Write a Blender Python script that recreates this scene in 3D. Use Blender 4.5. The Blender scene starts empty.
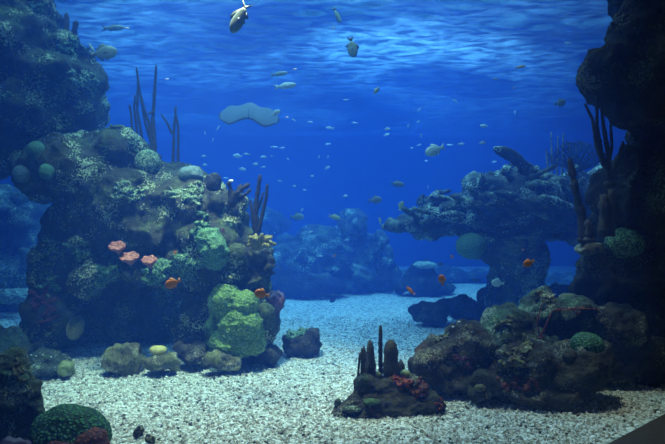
import bpy, bmesh, math, random
from mathutils import Vector, Matrix, noise
from mathutils.bvhtree import BVHTree
R = random.Random(7)
S = bpy.context.scene
COL = S.collection

# ------------------------------------------------------------------ camera
F_PX = 600.0
CAM = Vector((0, 0, 1.5))
cam = bpy.data.cameras.new('camera'); camo = bpy.data.objects.new('camera', cam); COL.objects.link(camo)
cam.sensor_width = 36; cam.lens = 36 * F_PX / 665; cam.clip_end = 200
camo.location = CAM; camo.rotation_euler = (math.pi / 2, 0, 0)
S.camera = camo

# ------------------------------------------------------------------ world, lights, exposure
W = bpy.data.worlds.new('world'); S.world = W; W.use_nodes = True
W.node_tree.nodes['Background'].inputs[0].default_value = (0.35, 0.42, 0.5, 1)
W.node_tree.nodes['Background'].inputs[1].default_value = 0.09
S.view_settings.view_transform = 'Standard'; S.view_settings.look = 'None'
S.view_settings.gamma = 1; S.view_settings.exposure = 0.0; S.view_settings.use_curve_mapping = False
S.cycles.use_denoising = True
S.cycles.max_bounces = 8; S.cycles.volume_bounces = 3; S.cycles.transparent_max_bounces = 12
S.cycles.glossy_bounces = 3; S.cycles.diffuse_bounces = 3
S.cycles.sample_clamp_indirect = 4.0; S.cycles.caustics_reflective = False; S.cycles.caustics_refractive = False

def area(name, x, y, z, sx, sy, power, col, tgt=None):
    l = bpy.data.lights.new(name, 'AREA'); l.shape = 'RECTANGLE'; l.size = sx; l.size_y = sy
    l.energy = power; l.color = col
    o = bpy.data.objects.new(name, l); COL.objects.link(o); o.location = (x, y, z)
    if tgt: o.rotation_euler = (Vector(tgt) - o.location).to_track_quat('-Z', 'Y').to_euler()
    return o
area('skylight', -1.2, 14.0, 6.8, 14, 11, 1600, (0.28, 0.52, 1.0))
area('skylight', 1.3, 10.8, 6.0, 3.2, 3.0, 380, (0.42, 0.72, 1.0))
area('skylight', -3.6, 11.0, 6.0, 1.2, 3.0, 170, (0.42, 0.72, 1.0))
area('skylight', -1.2, 6.6, 6.4, 5, 2.5, 260, (0.5, 0.85, 1.0))
def spot(name, x, y, z, tgt, power, col, ang, blend=.6, r=.15):
    l = bpy.data.lights.new(name, 'SPOT'); l.energy = power; l.color = col; l.spot_size = math.radians(ang); l.spot_blend = blend
    l.shadow_soft_size = r
    o = bpy.data.objects.new(name, l); COL.objects.link(o); o.location = (x, y, z)
    o.rotation_euler = (Vector(tgt) - o.location).to_track_quat('-Z', 'Y').to_euler()
    return o
WARM = (1.0, 0.80, 0.64)
spot('tank_lamp', -1.0, 5.3, 6.0, (-1.0, 5.5, 0), 3400, WARM, 46, .9)
spot('tank_lamp', 1.2, 4.9, 6.0, (1.4, 5.2, 0), 850, WARM, 36, .8)
spot('tank_lamp', 0.6, 8.0, 6.2, (0.6, 8.4, 0), 120, (.8, 1, .95), 50, .9)
spot('tank_lamp', -2.0, 4.4, 6.0, (-2.0, 6.3, 1.2), 800, (.9, 1, .8), 44, .9)

# ------------------------------------------------------------------ helpers
def P(px, py, Y):
    return Vector(((px - 332.5) / F_PX * Y, Y, CAM.z - (py - 222) / F_PX * Y))

def tag(o, label=None, cat=None, group=None, kind=None):
    if label: o['label'] = label
    if cat: o['category'] = cat
    if group: o['group'] = group
    if kind: o['kind'] = kind
    return o

def link(name, me, m, parent=None, smooth=True, rebase=True):
    """one mesh object; top-level meshes get their origin at the base"""
    if smooth:
        me.polygons.foreach_set('use_smooth', [True] * len(me.polygons))
    for mm in (m if isinstance(m, (list, tuple)) else [m]):
        me.materials.append(mm)
    o = bpy.data.objects.new(name, me); COL.objects.link(o)
    if parent is None and rebase and len(me.vertices):
        xs = [v.co for v in me.vertices]
        mn = Vector((min(v.x for v in xs), min(v.y for v in xs), min(v.z for v in xs)))
        mx = Vector((max(v.x for v in xs), max(v.y for v in xs), max(v.z for v in xs)))
        c = Vector(((mn.x + mx.x) / 2, (mn.y + mx.y) / 2, mn.z))
        me.transform(Matrix.Translation(-c)); o.location = c
    if parent is not None:
        o.parent = parent
        if parent.location.length > 0 and not parent.get('local'):
            me.transform(Matrix.Translation(-parent.location))
    return o

def empty(name, loc):
    o = bpy.data.objects.new(name, None); COL.objects.link(o); o.location = loc; o.empty_display_size = .1
    return o

_tex = {}
def tex(kind, size, depth=3):
    k = (kind, size, depth)
    if k in _tex: return _tex[k]
    t = bpy.data.textures.new('t', kind)
    if kind == 'CLOUDS': t.noise_scale = size; t.noise_depth = depth
    elif kind == 'MUSGRAVE': t.noise_scale = size; t.musgrave_type = 'RIDGED_MULTIFRACTAL'; t.octaves = depth; t.noise_intensity = .6
    elif kind == 'VORONOI': t.noise_scale = size
    _tex[k] = t
    return t

def bake(bm, mods):
    me = bpy.data.meshes.new('m'); bm.to_mesh(me); bm.free()
    o = bpy.data.objects.new('tmp', me); COL.objects.link(o)
    for k, a in mods:
        if k == 'remesh':
            q = o.modifiers.new('r', 'REMESH'); q.mode = 'VOXEL'; q.voxel_size = a
        elif k == 'smooth':
            q = o.modifiers.new('s', 'SMOOTH'); q.iterations = a; q.factor = .5
        elif k == 'disp':
            q = o.modifiers.new('d', 'DISPLACE'); q.texture = tex(*a[0]); q.texture_coords = 'LOCAL'
            q.strength = a[1]; q.mid_level = a[2] if len(a) > 2 else .5
        elif k == 'subsurf':
            q = o.modifiers.new('u', 'SUBSURF'); q.levels = a; q.render_levels = a
        elif k == 'skin':
            o.modifiers.new('k', 'SKIN')
    dg = bpy.context.evaluated_depsgraph_get()
    out = bpy.data.meshes.new_from_object(o.evaluated_get(dg))
    bpy.data.objects.remove(o); bpy.data.meshes.remove(me)
    return out

def add_blob(bm, c, r, rot=None, sub=3):
    M = Matrix.Translation(c)
    if rot is not None: M = M @ Matrix.Rotation(math.radians(rot), 4, 'Y')
    M = M @ Matrix.Diagonal((r[0], r[1], r[2], 1))
    bmesh.ops.create_icosphere(bm, subdivisions=sub, radius=1, matrix=M)

def rock_mesh(blobs, voxel=.03, amp=1.0, fine=1.0):
    """blobs: (px, py, depth, rx_px, ry_px, depth_radius_m[, roll])"""
    bm = bmesh.new()
    for b in blobs:
        px, py, Y, rx, ry, rd = b[:6]
        add_blob(bm, P(px, py, Y), (rx * Y / F_PX, rd, ry * Y / F_PX), b[6] if len(b) > 6 else None)
    return bake(bm, [('remesh', voxel), ('smooth', 2),
                     ('disp', (('CLOUDS', .5 * amp, 1), .34 * amp)),
                     ('disp', (('CLOUDS', .22 * amp, 1), .16 * amp)),
                     ('disp', (('VORONOI', .26 * amp), -.06 * amp, .3)),
                     ('disp', (('CLOUDS', .07 * amp, 2), .05 * amp)),
                     ('disp', (('MUSGRAVE', .05 * amp, 2), .012 * amp * fine))])

def bvh_of(o):
    me = o.data
    return BVHTree.FromPolygons([o.matrix_basis @ v.co for v in me.vertices], [tuple(p.vertices) for p in me.polygons])

def hit(tree, px, py, fallback):
    d = (P(px, py, 1) - CAM).normalized()
    h = tree.ray_cast(CAM, d)
    if h[0] is not None: return h[0], h[1]
    for k in range(1, 16):                                   # just off the silhouette: settle on the nearest rock below
        for dx in (0, -2 * k, 2 * k):
            h = tree.ray_cast(CAM, (P(px + dx, py + 2 * k, 1) - CAM).normalized())
            if h[0] is not None: return h[0], None
    return P(px, py, fallback), None

# ------------------------------------------------------------------ materials
def nodes(name):
    m = bpy.data.materials.new(name); m.use_nodes = True
    nt = m.node_tree; b = nt.nodes['Principled BSDF']
    return m, nt, b

def N(nt, t, **kw):
    n = nt.nodes.new(t)
    for k, v in kw.items():
        if k in n.inputs.keys(): n.inputs[k].default_value = v
        else: setattr(n, k, v)
    return n

def ramp(nt, src, stops):
    r = nt.nodes.new('ShaderNodeValToRGB'); e = r.color_ramp.elements
    while len(e) < len(stops): e.new(.5)
    for el, (p, c) in zip(e, stops): el.position = p; el.color = (*c, 1)
    nt.links.new(src, r.inputs[0]); return r.outputs[0]

def mixc(nt, f, a, b):
    n = nt.nodes.new('ShaderNodeMix'); n.data_type = 'RGBA'
    if isinstance(f, float): n.inputs[0].default_value = f
    else: nt.links.new(f, n.inputs[0])
    nt.links.new(a, n.inputs[6]); nt.links.new(b, n.inputs[7]); return n.outputs[2]

def rock_mat(name, base, patch, speck, s=1.0, cover=.5, bump=1.0, rough=.9):
    """crusty reef rock: mottled base, irregular algae patches, pale speckles of coralline growth"""
    m, nt, b = nodes(name); L = nt.links
    g = nt.nodes.new('ShaderNodeNewGeometry').outputs['Position']
    n1 = N(nt, 'ShaderNodeTexNoise', Scale=7 * s, Detail=6, Roughness=.7); L.new(g, n1.inputs['Vector'])
    c1 = ramp(nt, n1.outputs[0], [(.30, [x * .35 for x in base]), (.5, base), (.68, [min(1, x * 1.9) for x in base])])
    n2 = N(nt, 'ShaderNodeTexNoise', Scale=2.6 * s, Detail=5, Roughness=.65); L.new(g, n2.inputs['Vector'])
    f2 = ramp(nt, n2.outputs[0], [(cover, (0, 0, 0)), (cover + .1, (1, 1, 1))])
    n2b = N(nt, 'ShaderNodeTexNoise', Scale=30 * s, Detail=4, Roughness=.7); L.new(g, n2b.inputs['Vector'])
    c2 = ramp(nt, n2b.outputs[0], [(.35, [x * .35 for x in patch]), (.55, patch), (.7, [min(1, x * 1.7) for x in patch])])
    c = mixc(nt, f2, c1, c2)
    v = N(nt, 'ShaderNodeTexNoise', Scale=45 * s, Detail=3, Roughness=.6); L.new(g, v.inputs['Vector'])
    n3 = N(nt, 'ShaderNodeTexNoise', Scale=2.9 * s, Detail=2); L.new(g, n3.inputs['Vector'])
    mu = N(nt, 'ShaderNodeMath', operation='MULTIPLY'); L.new(v.outputs[0], mu.inputs[0]); L.new(n3.outputs[0], mu.inputs[1])
    f3 = ramp(nt, mu.outputs[0], [(.315, (0, 0, 0)), (.345, (1, 1, 1))])
    rgb = nt.nodes.new('ShaderNodeRGB'); rgb.outputs[0].default_value = (*speck, 1)
    c = mixc(nt, f3, c, rgb.outputs[0])
    L.new(c, b.inputs['Base Color']); b.inputs['Roughness'].default_value = rough
    b.inputs['Specular IOR Level'].default_value = .2
    bp = N(nt, 'ShaderNodeBump', Strength=bump, Distance=.03); 
    ad = N(nt, 'ShaderNodeMath', operation='ADD'); L.new(n1.outputs[0], ad.inputs[0]); L.new(n2b.outputs[0], ad.inputs[1])
    L.new(ad.outputs[0], bp.inputs['Height']); L.new(bp.outputs[0], b.inputs['Normal'])
    return m

def coral_mat(name, hi, lo, s=60, kind='maze', bump=.8, red=None):
    """living coral: winding ridges ('maze') or round polyps ('cells')"""
    m, nt, b = nodes(name); L = nt.links
    g = nt.nodes.new('ShaderNodeNewGeometry').outputs['Position']
    if kind == 'maze':
        n = N(nt, 'ShaderNodeTexNoise', Scale=s * .55, Detail=1, Roughness=.4, Distortion=.6); L.new(g, n.inputs['Vector'])
        a = N(nt, 'ShaderNodeMath', operation='SUBTRACT'); L.new(n.outputs[0], a.inputs[0]); a.inputs[1].default_value = .5
        ab = N(nt, 'ShaderNodeMath', operation='ABSOLUTE'); L.new(a.outputs[0], ab.inputs[0])
        h = ramp(nt, ab.outputs[0], [(0.0, (1, 1, 1)), (.09, (0, 0, 0))])
    else:
        n = N(nt, 'ShaderNodeTexVoronoi', Scale=s); L.new(g, n.inputs['Vector'])
        h = ramp(nt, n.outputs['Distance'], [(.1, (1, 1, 1)), (.6, (0, 0, 0))])
    A = nt.nodes.new('ShaderNodeRGB'); A.outputs[0].default_value = (*lo, 1)
    B = nt.nodes.new('ShaderNodeRGB'); B.outputs[0].default_value = (*hi, 1)
    c = mixc(nt, h, A.outputs[0], B.outputs[0])
    if red:
        q = N(nt, 'ShaderNodeTexNoise', Scale=4.0, Detail=3); L.new(g, q.inputs['Vector'])
        f = ramp(nt, q.outputs[0], [(.5, (0, 0, 0)), (.62, (1, 1, 1))])
        Cc = nt.nodes.new('ShaderNodeRGB'); Cc.outputs[0].default_value = (*red, 1)
        c = mixc(nt, f, c, Cc.outputs[0])
    L.new(c, b.inputs['Base Color']); b.inputs['Roughness'].default_value = .7
    b.inputs['Specular IOR Level'].default_value = .25
    bp = N(nt, 'ShaderNodeBump', Strength=bump, Distance=.01); L.new(h, bp.inputs['Height']); L.new(bp.outputs[0], b.inputs['Normal'])
    return m

def plain(name, col, rough=.6, var=.35, s=40):
    m, nt, b = nodes(name); L = nt.links
    g = nt.nodes.new('ShaderNodeTexCoord').outputs['Object']
    n = N(nt, 'ShaderNodeTexNoise', Scale=s, Detail=3); L.new(g, n.inputs['Vector'])
    c = ramp(nt, n.outputs[0], [(.3, [x * (1 - var) for x in col]), (.7, [min(1, x * (1 + var)) for x in col])])
    L.new(c, b.inputs['Base Color']); b.inputs['Roughness'].default_value = rough
    return m

M = {}
M['reef'] = rock_mat('reef_crust', (.055, .055, .035), (.10, .13, .05), (.55, .60, .35), 1.0, .50)
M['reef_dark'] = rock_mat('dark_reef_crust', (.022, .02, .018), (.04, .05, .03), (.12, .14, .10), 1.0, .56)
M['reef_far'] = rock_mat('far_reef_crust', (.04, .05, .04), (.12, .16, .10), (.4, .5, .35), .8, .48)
M['reef_mid'] = rock_mat('painted_highlight_reef_crust', (.05, .06, .045), (.22, .27, .16), (.6, .7, .5), .8, .50)  # pale patches and specks paint in the table reef's highlights
M['rock_brown'] = rock_mat('brown_rock_crust', (.055, .050, .035), (.12, .06, .03), (.30, .29, .2), 1.3, .57)
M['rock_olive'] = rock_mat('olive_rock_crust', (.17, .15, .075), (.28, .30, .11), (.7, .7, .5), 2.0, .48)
M['rock_green'] = rock_mat('green_rock_crust', (.06, .075, .05), (.10, .18, .08), (.40, .48, .35), 1.6, .50)
M['algae'] = coral_mat('green_colony', (.26, .48, .24), (.08, .18, .08), 55, 'cells')
M['algae_y'] = coral_mat('yellow_green_colony', (.34, .46, .14), (.10, .20, .05), 45, 'cells')
M['maze'] = coral_mat('maze_coral', (.62, .74, .40), (.07, .13, .07), 70, 'maze')
M['maze_g'] = coral_mat('green_maze_coral', (.34, .56, .26), (.04, .10, .05), 60, 'maze')
M['ball'] = coral_mat('ball_coral', (.30, .55, .30), (.05, .14, .07), 110, 'cells')
M['ball_b'] = coral_mat('pale_ball_coral', (.40, .52, .48), (.12, .20, .20), 110, 'cells')
M['mound'] = coral_mat('foreground_mound_coral', (.10, .30, .12), (.015, .05, .025), 46, 'cells', 1.0)
M['mound2'] = coral_mat('dull_green_brain_coral', (.12, .30, .12), (.02, .06, .03), 50, 'cells')
M['rust'] = coral_mat('rust_crust', (.30, .07, .04), (.10, .03, .025), 40, 'cells')
M['plate'] = coral_mat('plate_coral', (.75, .30, .20), (.38, .12, .09), 60, 'maze')
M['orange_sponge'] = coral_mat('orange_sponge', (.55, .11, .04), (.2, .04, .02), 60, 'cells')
M['rod'] = coral_mat('sea_rod', (.085, .08, .07), (.03, .028, .028), 120, 'cells')
M['rod_blue'] = coral_mat('grey_sea_rod', (.16, .15, .12), (.06, .055, .05), 120, 'cells')
M['finger'] = coral_mat('finger_coral', (.15, .13, .08), (.05, .045, .03), 120, 'cells')
M['mustard'] = coral_mat('mustard_coral', (.55, .48, .14), (.24, .20, .06), 60, 'cells')
M['yellow'] = plain('yellow_sponge', (.62, .52, .16))
M['olive_sponge'] = plain('olive_sponge', (.20, .24, .08))
M['purple'] = plain('purple_sponge', (.12, .05, .09))
M['far_pale'] = coral_mat('pale_far_coral', (.55, .62, .45), (.25, .3, .25), 30, 'cells')
M['silver'] = plain('silver_fish_skin', (.26, .34, .26), .35)
M['silver_dark'] = plain('grey_fish_skin', (.22, .25, .22), .4)
M['pale_fish'] = plain('pale_fish_skin', (.60, .68, .58), .35)
M['yellow_fish'] = plain('yellow_fish_skin', (.55, .55, .20), .4)
M['orange_fish'] = plain('orange_fish_skin', (1.0, .26, .05), .45, .2)
M['pink_speck'] = plain('pink_speck_skin', (1.0, .80, .68), .3, .2)
M['fin'] = plain('fish_fin', (.12, .15, .12), .5)
M['orange_fin'] = plain('orange_fish_fin', (1.0, .30, .07), .5)
M['eye'] = plain('fish_eye', (.01, .01, .01), .15, 0)
M['ray_belly'] = plain('ray_belly_skin', (.30, .42, .5), .5, .05, 4)
_nt = M['ray_belly'].node_tree; _t = _nt.nodes.new('ShaderNodeBsdfTranslucent'); _t.inputs[0].default_value = (.30, .42, .5, 1)
_m = _nt.nodes.new('ShaderNodeMixShader'); _nt.links.new(_nt.nodes['Principled BSDF'].outputs[0], _m.inputs[1]); _nt.links.new(_t.outputs[0], _m.inputs[2])
_nt.links.new(_m.outputs[0], _nt.nodes['Material Output'].inputs['Surface'])
M['ray_back'] = plain('ray_back_skin', (.06, .08, .09), .6)
M['white'] = plain('white_growth', (.85, .88, .80), .6, .1)
M['frame'] = plain('bronze_frame', (.05, .032, .028), .5)

# gravel floor
m, nt, b = nodes('gravel'); L = nt.links
g = nt.nodes.new('ShaderNodeNewGeometry').outputs['Position']
v = N(nt, 'ShaderNodeTexVoronoi', Scale=38); L.new(g, v.inputs['Vector'])
sp = nt.nodes.new('ShaderNodeSeparateColor'); L.new(v.outputs['Color'], sp.inputs[0])
c = ramp(nt, sp.outputs[0], [(0, (.10, .10, .085)), (.25, (.40, .38, .32)), (.6, (.66, .66, .58)), (1, (.88, .88, .82))])
L.new(c, b.inputs['Base Color']); b.inputs['Roughness'].default_value = .9
bp = N(nt, 'ShaderNodeBump', Strength=1, Distance=.02, invert=True); L.new(v.outputs['Distance'], bp.inputs['Height']); L.new(bp.outputs[0], b.inputs['Normal'])
M['gravel'] = m
def chipm(n, c):
    mm, nt, b = nodes(n); b.inputs['Base Color'].default_value = (*c, 1); b.inputs['Roughness'].default_value = .8; return mm
M['chips'] = [chipm('white_chip', (.90, .90, .84)), chipm('cream_chip', (.66, .65, .56)), chipm('tan_chip', (.46, .40, .34)), chipm('dark_chip', (.09, .08, .075))]

# water body: absorbs red and scatters blue
m = bpy.data.materials.new('water_volume'); m.use_nodes = True; nt = m.node_tree; nt.nodes.clear()
out = nt.nodes.new('ShaderNodeOutputMaterial')
SC = nt.nodes.new('ShaderNodeVolumeScatter'); SC.inputs['Color'].default_value = (.07, .24, 1, 1); SC.inputs['Density'].default_value = .062
SC.inputs['Anisotropy'].default_value = .1
AB = nt.nodes.new('ShaderNodeVolumeAbsorption'); AB.inputs['Color'].default_value = (.0, .62, .93, 1); AB.inputs['Density'].default_value = .13
AD = nt.nodes.new('ShaderNodeAddShader'); nt.links.new(SC.outputs[0], AD.inputs[0]); nt.links.new(AB.outputs[0], AD.inputs[1])
nt.links.new(AD.outputs[0], out.inputs['Volume'])
M['water'] = m

# underside of the water surface: mirrors beyond the critical angle, lets lamp light through, bright ripples and light patches painted by noise
m = bpy.data.materials.new('water_surface'); m.use_nodes = True; nt = m.node_tree; nt.nodes.clear(); L = nt.links
out = nt.nodes.new('ShaderNodeOutputMaterial')
GL = N(nt, 'ShaderNodeBsdfGlossy', Roughness=.18); GL.inputs['Color'].default_value = (.75, .8, .85, 1)
TR = nt.nodes.new('ShaderNodeBsdfTransparent')
TL = nt.nodes.new('ShaderNodeBsdfTranslucent'); TL.inputs['Color'].default_value = (.45, .75, 1, 1)
FR = N(nt, 'ShaderNodeFresnel', IOR=1.33)
MX = nt.nodes.new('ShaderNodeMixShader'); L.new(FR.outputs[0], MX.inputs[0]); L.new(TR.outputs[0], MX.inputs[1]); L.new(GL.outputs[0], MX.inputs[2])
MX2 = nt.nodes.new('ShaderNodeMixShader')
g = nt.nodes.new('ShaderNodeNewGeometry').outputs['Position']
mp = nt.nodes.new('ShaderNodeMapping'); mp.inputs['Scale'].default_value = (1.0, 2.2, 1); L.new(g, mp.inputs['Vector'])
n1 = N(nt, 'ShaderNodeTexNoise', Scale=2.4, Detail=4, Roughness=.6, Distortion=.5); L.new(mp.outputs[0], n1.inputs['Vector'])
rp = ramp(nt, n1.outputs[0], [(.40, (.02, .02, .02)), (.72, (.16, .16, .16))])
n9 = N(nt, 'ShaderNodeTexNoise', Scale=.42, Detail=2); L.new(g, n9.inputs['Vector'])
r9 = ramp(nt, n9.outputs[0], [(.42, (.35, .35, .35)), (.58, (1.4, 1.4, 1.4))])
m9 = N(nt, 'ShaderNodeMath', operation='MULTIPLY'); L.new(rp, m9.inputs[0]); L.new(r9, m9.inputs[1]); L.new(m9.outputs[0], MX2.inputs[0]); L.new(MX.outputs[0], MX2.inputs[1]); L.new(TL.outputs[0], MX2.inputs[2])
L.new(MX2.outputs[0], out.inputs['Surface'])
M['surface'] = m

# viewing window pane
m = bpy.data.materials.new('window_glass'); m.use_nodes = True; nt = m.node_tree; nt.nodes.clear(); L = nt.links
out = nt.nodes.new('ShaderNodeOutputMaterial'); TR = nt.nodes.new('ShaderNodeBsdfTransparent'); TR.inputs[0].default_value = (.96, .99, .98, 1)
GL = N(nt, 'ShaderNodeBsdfGlossy', Roughness=.02); MX = nt.nodes.new('ShaderNodeMixShader'); MX.inputs[0].default_value = .02
L.new(TR.outputs[0], MX.inputs[1]); L.new(GL.outputs[0], MX.inputs[2]); L.new(MX.outputs[0], out.inputs['Surface'])
M['glass'] = m
M['wall'] = plain('blue_tank_wall', (.03, .10, .30), .8, .2, .5)

# ------------------------------------------------------------------ tank shell
# the window runs obliquely: from (-6,-2.66) to (7.5, 8.95) on the floor plan
WA, WB = Vector((-6.2, -2.83, 0)), Vector((7.6, 9.04, 0))
TOP = 4.6
def prism(poly, z0, z1):
    bm = bmesh.new()
    a = [bm.verts.new((x, y, z0)) for x, y in poly]; c = [bm.verts.new((x, y, z1)) for x, y in poly]
    n = len(poly)
    for i in range(n): bm.faces.new((a[i], a[(i + 1) % n], c[(i + 1) % n], c[i]))
    bm.faces.new(list(reversed(a))); bm.faces.new(c)
    bmesh.ops.recalc_face_normals(bm, faces=bm.faces)
    me = bpy.data.meshes.new('m'); bm.to_mesh(me); bm.free(); return me
foot = [(WA.x, WA.y), (WB.x, WB.y), (13.95, 20.9), (-13.95, 20.9), (-13.95, -2.83)]
o = link('water', prism(foot, -.3, TOP - .15), M['water'], smooth=False, rebase=False)
tag(o, 'clear blue salt water filling the whole aquarium tank', 'water', kind='stuff')

bm = bmesh.new(); nx, ny = 190, 150
for j in range(ny + 1):
    for i in range(nx + 1):
        x = -14 + 28 * i / nx; y = -3 + 23.2 * j / ny
        z = .05 * (noise.noise(Vector((x * .35, y * .35, 3))))
        if y > 5: z += .03 * noise.noise(Vector((x * 1.6, y * 1.6, 8)))
        bm.verts.new((x, y, z))
bm.verts.ensure_lookup_table()
for j in range(ny):
    for i in range(nx):
        k = j * (nx + 1) + i; bm.faces.new((bm.verts[k], bm.verts[k + 1], bm.verts[k + nx + 2], bm.verts[k + nx + 1]))
me = bpy.data.meshes.new('m'); bm.to_mesh(me); bm.free()
fl = link('floor', me, M['gravel'], rebase=False); fl['kind'] = 'structure'
def floor_z(x, y):
    z = .05 * (noise.noise(Vector((x * .35, y * .35, 3))))
    if y > 5: z += .03 * noise.noise(Vector((x * 1.6, y * 1.6, 8)))
    return z

# water surface with real ripples
bm = bmesh.new(); nx, ny = 420, 420
for j in range(ny + 1):
    for i in range(nx + 1):
        x = -13.9 + 27.8 * i / nx; y = 1 + 19.85 * j / ny
        z = .05 * noise.noise(Vector((x * 1.2, y * 1.6, 0))) + .022 * noise.noise(Vector((x * 3.4, y * 4.4, 4))) 
        bm.verts.new((x, y, TOP + z))
bm.verts.ensure_lookup_table()
for j in range(ny):
    for i in range(nx):
        k = j * (nx + 1) + i; bm.faces.new((bm.verts[k], bm.verts[k + 1], bm.verts[k + nx + 2], bm.verts[k + nx + 1]))
me = bpy.data.meshes.new('m'); bm.to_mesh(me); bm.free()
o = link('water_surface', me, M['surface'], rebase=False)
tag(o, 'rippled silvery water surface at the top of the tank, seen from below', 'water surface', kind='stuff')

def box(x0, x1, y0, y1, z0, z1): return prism([(x0, y0), (x1, y0), (x1, y1), (x0, y1)], z0, z1)
for nm, bb in (('wall_back', (-14, 14, 21.0, 21.3, -.3, 5.2)), ('wall_left', (-14.3, -14, -3, 21.0, -.3, 5.2)), ('wall_right', (14, 14.3, 9.2, 21.0, -.3, 5.2))):
    o = link(nm, box(*bb), M['wall'], smooth=False, rebase=False); o['kind'] = 'structure'
d = (WB - WA).normalized(); nrm = Vector((d.y, -d.x, 0))     # towards the viewer
def slab(t0, t1, off0, off1, z0, z1):
    a = WA + d * t0; b2 = WA + d * t1
    q = [a + nrm * off0, b2 + nrm * off0, b2 + nrm * off1, a + nrm * off1]
    return prism([(p.x, p.y) for p in q], z0, z1)
Lw = (WB - WA).length
o = link('window_1', slab(0, Lw, .01, .05, 0, 5.0), M['glass'], smooth=False, rebase=False); o['kind'] = 'structure'
o = link('trim_1', slab(0, Lw, .06, .5, -.3, .02), M['frame'], smooth=False, rebase=False); o['kind'] = 'structure'

# ------------------------------------------------------------------ loose coral gravel: thousands of chips
import numpy as np
rs = np.random.RandomState(3)
def chips(n, y0, y1, s0, s1):
    V = []; Fc = []; MI = []
    base = np.array([(1, 0, 0), (-1, 0, 0), (0, 1, 0), (0, -1, 0), (0, 0, 1), (0, 0, -1)], float)
    fc = np.array([(0, 2, 4), (2, 1, 4), (1, 3, 4), (3, 0, 4), (2, 0, 5), (1, 2, 5), (3, 1, 5), (0, 3, 5)])
    k = 0
    while k < n:
        y = y0 * (y1 / y0) ** rs.rand(); x = (rs.rand() - .5) * 1.16 * y
        if (Vector((x, y, 0)) - WA).dot(nrm) > -.02: 
            n -= 1; continue
        s = s0 + (s1 - s0) * rs.rand() ** 2
        A = rs.rand(3) * 2 * math.pi
        Rm = np.array(Matrix.Rotation(A[0], 3, 'X') @ Matrix.Rotation(A[1], 3, 'Z') @ Matrix.Rotation(A[2], 3, 'Y'))
        v = (base * (s * np.array([1.0, .7 + .3 * rs.rand(), .35 + .4 * rs.rand()]))) @ Rm.T * (.8 + .4 * rs.rand(6, 1))
        v += (x, y, floor_z(x, y) + s * .25)
        V.append(v); Fc.append(fc + 6 * k); MI.append(np.full(8, rs.choice(4, p=[.38, .32, .24, .06]))); k += 1
    V = np.concatenate(V); Fc = np.concatenate(Fc); MI = np.concatenate(MI)
    me = bpy.data.meshes.new('m'); me.from_pydata(V.tolist(), [], Fc.tolist())
    me.update()
    return me, MI
me, MI = chips(42000, 3.6, 9.5, .008, .022)
gv = link('gravel', me, M['chips'], smooth=False, rebase=False)
me.polygons.foreach_set('material_index', MI.astype(int).tolist())
tag(gv, 'coarse white and grey crushed coral gravel covering the tank floor', 'gravel', kind='stuff')

#OBJECTS
# ------------------------------------------------------------------ reefs
def reef(name, blobs, m, label, cat='reef', voxel=.03, amp=1.0, fine=1.0, dy=0.0):
    blobs = [(b[0], b[1], b[2] + dy) + tuple(b[3:]) for b in blobs]
    o = link(name, rock_mesh(blobs, voxel, amp, fine), m)
    tag(o, label, cat)
    return o

def tube_bm(bm, pts, rad, n=8, knob=0.0, seed=0):
    """a closed tube along pts with radii rad, resampled and slightly knobbly"""
    P2 = []; R2 = []
    for i in range(len(pts) - 1):
        seg = max(2, int((pts[i + 1] - pts[i]).length / max(.006, rad[i] * .9)))
        seg = min(seg, 14)
        for s in range(seg):
            t = s / seg; P2.append(pts[i].lerp(pts[i + 1], t)); R2.append(rad[i] * (1 - t) + rad[i + 1] * t)
    P2.append(pts[-1]); R2.append(rad[-1])
    rings = []
    for i, p in enumerate(P2):
        a = P2[min(i + 1, len(P2) - 1)] - P2[max(i - 1, 0)]
        a.normalize(); u = a.orthogonal().normalized(); v = a.cross(u)
        r = R2[i] * (1 + knob * noise.noise(p * 40 + Vector((seed, 0, 0))))
        if i == len(P2) - 1: r *= .55
        rings.append([bm.verts.new(p + (u * math.cos(2 * math.pi * k / n) + v * math.sin(2 * math.pi * k / n)) * r *
                                   (1 + knob * .6 * noise.noise((p + Vector((k, k, k))) * 30))) for k in range(n)])
    for i in range(len(rings) - 1):
        for k in range(n):
            bm.faces.new((rings[i][k], rings[i][(k + 1) % n], rings[i + 1][(k + 1) % n], rings[i + 1][k]))
    bm.faces.new(list(reversed(rings[0]))); bm.faces.new(rings[-1])

def tube_mesh(pts, rad, n=8, knob=0.0, seed=0):
    bm = bmesh.new(); tube_bm(bm, pts, rad, n, knob, seed)
    bmesh.ops.recalc_face_normals(bm, faces=bm.faces)
    me = bpy.data.meshes.new('m'); bm.to_mesh(me); bm.free(); return me

def colony(name, Y, branches, m, label, cat, wmul=1.0, knob=.35, part='branch', base_r=.04, depth=.1):
    """a coral colony: holdfast plus one child mesh per branch; branches = [(pts_px, width_px_start, width_px_end)]"""
    p0 = P(*branches[0][0][0], Y)
    for b in branches:
        q = P(*b[0][0], Y)
        if q.z < p0.z: p0 = q
    root = empty(name, p0); tag(root, label, cat)
    bm = bmesh.new(); add_blob(bm, p0, (base_r * 1.4, base_r, base_r * .8), sub=3)
    me = bake(bm, [('disp', (('CLOUDS', .05, 2), .02))])
    link('holdfast', me, m, root)
    for i, (pp, w0, w1) in enumerate(branches):
        dz = R.uniform(-depth, depth)
        pts = [P(x, y, Y) + Vector((0, dz * (k / len(pp)), 0)) for k, (x, y) in enumerate(pp)]
        k = Y / F_PX * .5 * wmul
        rad = [(w0 + (w1 - w0) * j / (len(pp) - 1)) * k for j in range(len(pp))]
        link(part, tube_mesh(pts, rad, 8, knob, i), m, root)
    return root

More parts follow.
